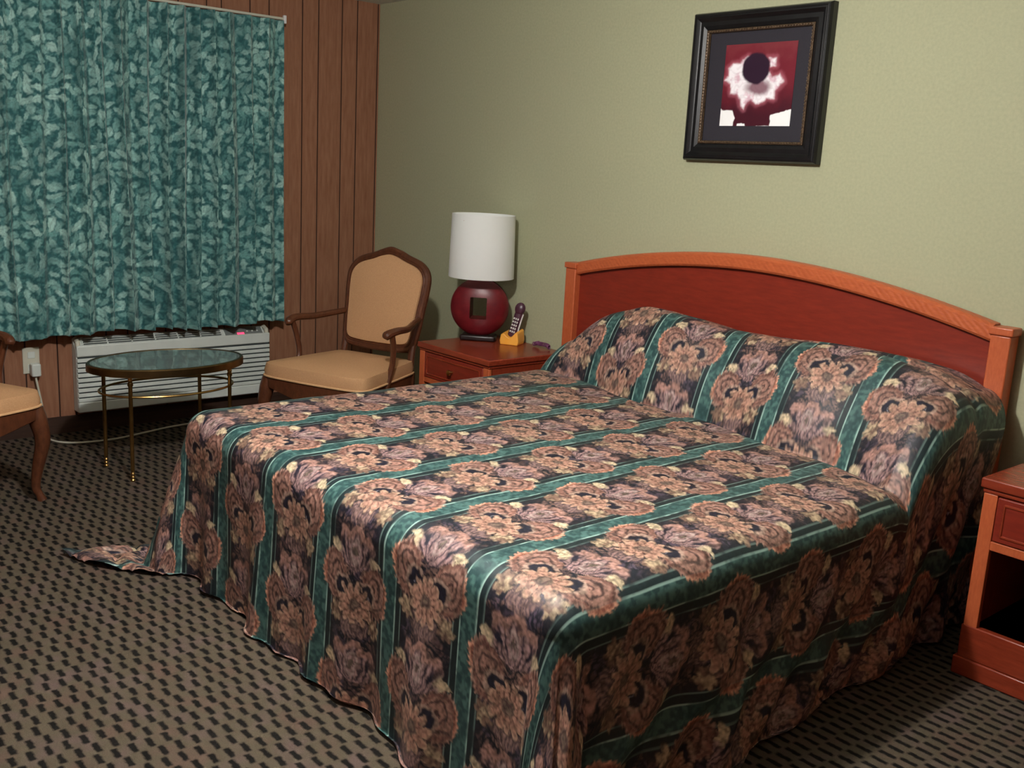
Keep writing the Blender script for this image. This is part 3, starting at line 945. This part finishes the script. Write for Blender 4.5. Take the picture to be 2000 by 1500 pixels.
    pet = np.abs(np.cos(tg * 5.5 + .3 * np.sin(tg * 2)))
    rfl = .038 + .024 * pet ** .7
    flo = sstep(.004, -.003, rg - rfl)
    ring = np.abs(np.sin(rg * 170 + pet * 1.5))
    floc = mixc3(K(150, 92, 74), K(216, 156, 124), sstep(.1, .9, pet ** .5 * (.6 + .4 * ring)))
    floc = mixc3(floc, K(104, 56, 54), sstep(.30, .12, pet) * sstep(.014, .03, rg) * .85)
    floc = mixc3(floc, K(236, 196, 152), sstep(-.012, -.004, rg - rfl) * .45)
    floc = mixc3(floc, K(136, 110, 92), sstep(.022, .016, rg))
    floc = mixc3(floc, K(96, 58, 60), sstep(.20, .08, np.abs(rg / .013 - 1)) * .8)
    floc = floc * tex
    # ---- bell of small leaves under the flower, side sprigs
    sxp = awx - .078; syp = wy - .102
    st_ = np.arctan2(sxp, syp); sr = np.hypot(sxp, syp)
    spr = sstep(.004, -.003, sr - (.020 + .011 * np.abs(np.cos(st_ * 3.5 + .5))))
    sprc = mixc3(K(150, 112, 88), K(216, 184, 138), sstep(.4, .65, n1)) * tex
    bxp = wx; byp = wy - .118
    bell = sstep(1.08, .95, np.hypot(bxp / .050, byp / .040) + .12 * np.abs(np.cos(np.arctan2(bxp, byp) * 6)))
    bellc = mixc3(K(84, 62, 76), K(168, 128, 116), np.abs(np.sin(wx * 260 + 4 * np.sin(wy * 60)))) * tex
    col = mixc3(col, bellc, bell)
    col = mixc3(col, sprc, spr * .95)
    col = mixc3(col, lobc, lob)
    col = mixc3(col, fanc, fan)
    col = mixc3(col, K(26, 24, 40), sstep(.009, .003, rg - rfl) * (1 - flo) * .6)
    col = mixc3(col, floc, flo)
    motif = np.clip(lob + fan + flo + spr, 0, 1)
    grey = col.mean(-1, keepdims=True)
    mm = (1 - st)[..., None]
    col = col * (1 - mm) + (col * .80 + grey * .20) * np.array((.64, .64, .66)) * mm
    for e0, k, wd in ((.029, .95, .0019), (.052, .40, .0015)):
        ln = sstep(wd + .0012, wd * .4, np.abs(edge - e0)) * (1 - motif * .9)
        col = mixc3(col, K(170, 204, 192), ln * k * (.30 + .70 * sstep(.35, .55, n3)))
    return np.clip(col, 0, 1)

def build_spread():
    xL, xR, yF = 1.935, 3.845, -2.03
    r = .080; Zt = .572; drop = Zt + .02
    step = .0033
    # across: e_s measured outward from the flat part
    sL, sR = xL + r, xR - r
    Lc = PI / 2 * r
    # total fabric overhang from the flat part
    over = Lc + (Zt - r) + .015
    s = np.arange(sL - over, sR + over, step)
    tF = yF + r                                     # flat ends here (y)
    over_t = over
    # along: parameter q: y of the flat position for the top, excess for the foot
    top_y = np.concatenate([np.arange(-.078, -.70, -.0028), np.arange(-.70, tF, -step)])
    ex = np.arange(0, over_t, step)
    T = np.concatenate([top_y, tF - ex])            # y if flat
    S, Tt = np.meshgrid(s, T)
    es = np.maximum(S - sR, 0) + np.maximum(sL - S, 0); sg = np.where(S > (sL + sR) / 2, 1.0, -1.0)
    et = np.maximum(tF - Tt, 0)
    xf = np.clip(S, sL, sR); yf = np.maximum(Tt, tF)
    # pillow mound under the cover
    xi = [1.90, 1.97, 2.06, 2.20, 2.40, 2.62, 2.85, 3.10, 3.35, 3.55, 3.70, 3.78, 3.86]
    wi = [.10, .22, .50, .82, 1.00, .98, .90, .94, 1.0, 1.0, .92, .78, .62]
    xx = np.linspace(1.9, 3.9, 400); w_ = np.interp(xx, xi, wi)
    kr = np.hanning(41); kr /= kr.sum(); wsm = np.convolve(np.pad(w_, 20, mode='edge'), kr, 'valid')
    W = np.interp(xf, xx, wsm)
    Yc = -.40 - .105 * (xf - 2.2) - .10 * sstep(3.45, 3.85, xf) + .018 * np.sin(xf * 9)
    qn = np.clip((yf - Yc) / (-.078 - Yc), 0, 1)
    prof = np.sin(np.clip(qn / .56, 0, 1) * PI / 2) ** .78
    prof = prof - .10 * sstep(.60, 1.0, qn)
    Zb = Zt + .325 * W * prof
    Zb -= .016 * np.exp(-((yf - Yc) / .03) ** 2) * W
    # second soft ridge: seam line of the cover across the top of the pillows
    Zb -= .024 * np.exp(-((qn - .66 - .05 * np.sin(xf * 5)) / .045) ** 2) * (qn > .2) * W
    # creases radiating over the pillow front
    Zb += .010 * W * np.sin(xf * 16 + yf * 30) * sstep(0, .2, qn) * sstep(.9, .3, qn) * fbm(xf * 3, yf * 3, 51)
    # gentle unevenness of the made bed
    Zb += .010 * (fbm(xf * 3.2, yf * 3.2, 60) - .5) + .004 * (fbm(xf * 9, yf * 9, 61) - .5)
    rad = np.hypot(es, et)
    def arc_o(e): return np.where(e < Lc, r * np.sin(np.clip(e / r, 0, PI / 2)), r)
    def arc_d(e): return np.where(e < Lc, r * (1 - np.cos(np.clip(e / r, 0, PI / 2))), r + (e - Lc))
    phi = np.arctan2(et, es)
    both = (es > 0) & (et > 0)
    flare = np.where(both, np.sin(2 * phi) ** 1.3, 0) if False else np.where(both, np.clip(np.sin(2 * phi), 0, 1) ** 1.2, 0)
    fl_k = np.where(sg < 0, .30, .22)
    hang = np.maximum(arc_d(rad) - r, 0)            # vertical cloth below the rounded edge
    # flaring cloth: trade height for outward distance
    outk = fl_k * flare
    dz = arc_d(rad) - hang + hang * np.sqrt(1 - outk ** 2)
    out = arc_o(rad) + hang * outk
    # soft folds in the hanging cloth
    along = np.where(et > es, S, Tt)
    wv = (.55 * np.sin(along * 2 * PI / .37 + 1.1 + .8 * np.sin(along * 3)) + .35 * np.sin(along * 2 * PI / .19 + 2 * np.sin(along * 2.3))) + .4 * np.sin(along * 2 * PI / .83)
    out = out + (.028 * wv + .020) * hang / .5 * (1 - .6 * flare)
    # diagonal drag lines on the right hand side
    rt = (sg > 0) & (es > et)
    out = out - np.where(rt, .050 * np.clip(hang / .5, 0, 1) * sstep(-1.6, -.4, Tt), 0)
    out = out + np.where(rt, .012 * np.sin((Tt * 1.0 + es * .9) * 2 * PI / .21 + 1.5 * fbm(Tt * 3, es * 3, 71)) * np.clip(hang / .2, 0, 1), 0)
    X = xf + sg * np.where(rad > 0, out * np.cos(phi), 0)
    Yv = yf - np.where(rad > 0, out * np.sin(phi), 0)
    dz = np.where(sg * es > 0, dz * Zb / Zt, np.where(es > 0, dz * Zb / Zt, dz))
    Z = Zb - dz
    zmin = .006 + .004 * fbm(S * 20, Tt * 20, 80)
    exc = np.maximum(zmin - Z, 0)
    # cloth that reaches the carpet lies outward on it
    exo = np.minimum(exc, .35) * np.where(both, .95, .35)
    X = X + sg * exo * np.cos(phi); Yv = Yv - exo * np.sin(phi)
    crumple = np.where(exc > 0, .020 * np.abs(np.sin(exc * 38 + 5 * fbm(S * 9, Tt * 9, 81))) * np.clip(exc / .05, 0, 1), 0)
    Z = np.where(exc > 0, zmin + crumple, Z)
    P = np.stack([X, Yv, Z], -1)
    # fabric coordinates: length along each lengthwise thread, anchored at the foot edge
    d = np.sqrt((np.diff(P, axis=0) ** 2).sum(-1))
    L = np.concatenate([np.zeros((1, P.shape[1])), np.cumsum(d, 0)], 0)
    kf = len(top_y)
    nat = np.concatenate([np.zeros(1), np.cumsum(np.abs(np.diff(T)))])
    Ltop = L - L[kf][None, :]
    v = np.where(np.arange(len(T))[:, None] <= kf, Ltop, (nat - nat[kf])[:, None])
    # below the side edges threads keep the spacing they have on the edge
    kL = np.searchsorted(s, sL); kR = np.searchsorted(s, sR) - 1
    v[:, :kL] = v[:, kL:kL + 1]; v[:, kR + 1:] = v[:, kR:kR + 1]
    v = v - r + Lc * 0
    col = spread_color(S, v)
    o = grid_object('bedspread', P[:, :], col, M['spread'])
    tag(o, 'dark green striped bedspread with paisley flowers draped over the whole bed', 'bedspread')
    return o
build_spread()

# ------------------------------------------------------------------ framed flower picture
def build_picture():
    XL, XR, ZB, ZT = 2.375, 3.008, 1.500, 2.075
    cx, cz = (XL + XR) / 2, (ZB + ZT) / 2
    r = empty('framed_picture', (cx, 0, cz))
    tag(r, 'black framed print of a glowing flower on the wall above the bed', 'picture')
    w, h = (XR - XL) / 2, (ZT - ZB) / 2
    # moulding profile: (inset from the outer edge, y)
    def frame(name, prof, mat, parent, bevel=0):
        bm = bmesh.new(); rings = []
        for ins, y in prof:
            a, b_ = w - ins, h - ins
            rings.append([bm.verts.new(p) for p in ((-a, y, -b_), (a, y, -b_), (a, y, b_), (-a, y, b_))])
        n = len(rings)
        for i in range(n):
            p, q = rings[i], rings[(i + 1) % n]
            for k in range(4): bm.faces.new((p[k], p[(k + 1) % 4], q[(k + 1) % 4], q[k]))
        return finish(name, bm, mat, parent, angle=25)
    fm = frame('frame', [(0, -.002), (0, -.030), (.006, -.042), (.022, -.046), (.030, -.038), (.036, -.034), (.052, -.036), (.066, -.030), (.070, -.022), (.070, -.002)], M['frame_black'], r)
    frame('inner_bead', [(.068, -.020), (.068, -.032), (.073, -.036), (.078, -.032), (.080, -.020)], M['frame_bead'], fm)
    frame('outer_line', [(.010, -.036), (.010, -.0445), (.013, -.0462), (.016, -.0455), (.016, -.036)], M['frame_black'], fm)
    bm = bmesh.new()
    for k in range(40):
        x = -w + .074 + k * (2 * w - .148) / 39
        for zz in (-h + .074, h - .074): bmesh.ops.create_icosphere(bm, subdivisions=1, radius=.0040, matrix=Matrix.Translation((x, -.035, zz)))
    for k in range(1, 36):
        z = -h + .074 + k * (2 * h - .148) / 36
        for x in (-w + .074, w - .074): bmesh.ops.create_icosphere(bm, subdivisions=1, radius=.0040, matrix=Matrix.Translation((x, -.035, z)))
    b_ = finish('beading', bm, M['frame_bead'], fm); b_['kind'] = 'stuff'
    bm = bmesh.new(); bx(bm, -w + .07, w - .07, -.016, -.010, -h + .07, h - .07)
    finish('mat_board', bm, M['mat_board'], r, smooth=False)
    # the print
    ax0, ax1, az0, az1 = 2.535 - cx, 2.866 - cx, 1.638 - cz, 1.948 - cz
    n = 170
    gx, gz = np.meshgrid(np.linspace(0, 1, n), np.linspace(0, 1, n))
    P = np.stack([ax0 + (ax1 - ax0) * gx, np.full_like(gx, -.0175), az0 + (az1 - az0) * gz], -1)
    nz = fbm(gx * 10, gz * 10, 91); nn = (nz - .5)
    col = mixc3(C3(116, 34, 48) * np.ones(gx.shape + (3,)), C3(60, 20, 34) * np.ones(gx.shape + (3,)), sstep(.6, .1, gz + .2 * nn) * .9)
    col = mixc3(col, C3(130, 60, 64) * np.ones_like(col), sstep(.75, 1.0, gz + .3 * nn) * .5)
    # outlines of the petals and of the white cut-outs, in print coordinates
    def uv(p):
        x, y = p
        yt = 385 - 35 * (x - 510) / 585; vv_ = (y - yt) / 705
        return ((x - (510 - 50 * vv_)) / 585, 1 - vv_)
    def sdf(poly):
        pts_ = [uv(p) for p in poly]
        X_ = gx + .025 * (fbm(gx * 22, gz * 22, 93) - .5); Z_ = gz + .025 * (fbm(gx * 22, gz * 22, 94) - .5)
        dmin = np.full(gx.shape, 9.0); ins = np.zeros(gx.shape, bool)
        for (x1, z1), (x2, z2) in zip(pts_, pts_[1:] + pts_[:1]):
            dx, dz = x2 - x1, z2 - z1
            t = np.clip(((X_ - x1) * dx + (Z_ - z1) * dz) / (dx * dx + dz * dz + 1e-9), 0, 1)
            dmin = np.minimum(dmin, np.hypot(X_ - x1 - t * dx, Z_ - z1 - t * dz))
            if abs(dz) > 1e-9:
                ins ^= ((z1 > Z_) != (z2 > Z_)) & (X_ < (x2 - x1) * (Z_ - z1) / (z2 - z1) + x1)
        return np.where(ins, -dmin, dmin)
    pet = sdf([(700, 480), (655, 510), (630, 545), (575, 545), (530, 590), (532, 650), (498, 690), (548, 720), (552, 805), (610, 812), (632, 855), (640, 905), (665, 935), (682, 885), (722, 850), (770, 888), (832, 862), (852, 830), (915, 838), (922, 765), (990, 690), (958, 625), (900, 655), (860, 600), (780, 560)])
    pet = np.minimum(pet, sdf([(862, 492), (925, 492), (925, 560), (882, 566)]))
    ax_, az_ = uv((760, 640))
    a = np.arctan2(gx - ax_, gz - az_)
    white = mixc3(C3(226, 190, 204) * np.ones_like(col), C3(255, 250, 255) * np.ones_like(col), sstep(.45, .75, fbm(gx * 14, gz * 14, 96) + .25))
    white = mixc3(white, C3(150, 120, 140) * np.ones_like(col), sstep(.75, 1.0, np.abs(np.sin(a * 6 + 8 * nn))) * .15)
    col = mixc3(col, C3(196, 112, 128) * np.ones_like(col), sstep(.07, .0, pet) * .5)
    col = mixc3(col, white, sstep(.018, -.022, pet))
    c1, c2 = uv((785, 745)); cup = sstep(1.15, .5, np.hypot((gx - c1) / .20, (gz - c2) / .11) + .3 * nn)
    col = mixc3(col, C3(120, 66, 84) * np.ones_like(col), cup * .9)
    c1, c2 = uv((763, 585)); cen = sstep(1.08, .90, np.hypot((gx - c1) / .20, (gz - c2) / .185) + .2 * nn)
    col = mixc3(col, C3(46, 26, 46) * np.ones_like(col), cen)
    low = np.minimum(np.minimum(sdf([(465, 930), (475, 955), (570, 950), (592, 1010), (566, 1100), (440, 1110)]), sdf([(612, 1066), (675, 1058), (684, 1100), (606, 1100)])),
                     sdf([(890, 972), (1090, 900), (1090, 1110), (760, 1110), (770, 1076), (884, 1066)]))
    col = mixc3(col, C3(255, 255, 255) * np.ones_like(col), sstep(.006, -.006, low))
    pr = grid_object('flower_print', P, np.clip(col, 0, 1), M['art'], r)
build_picture()
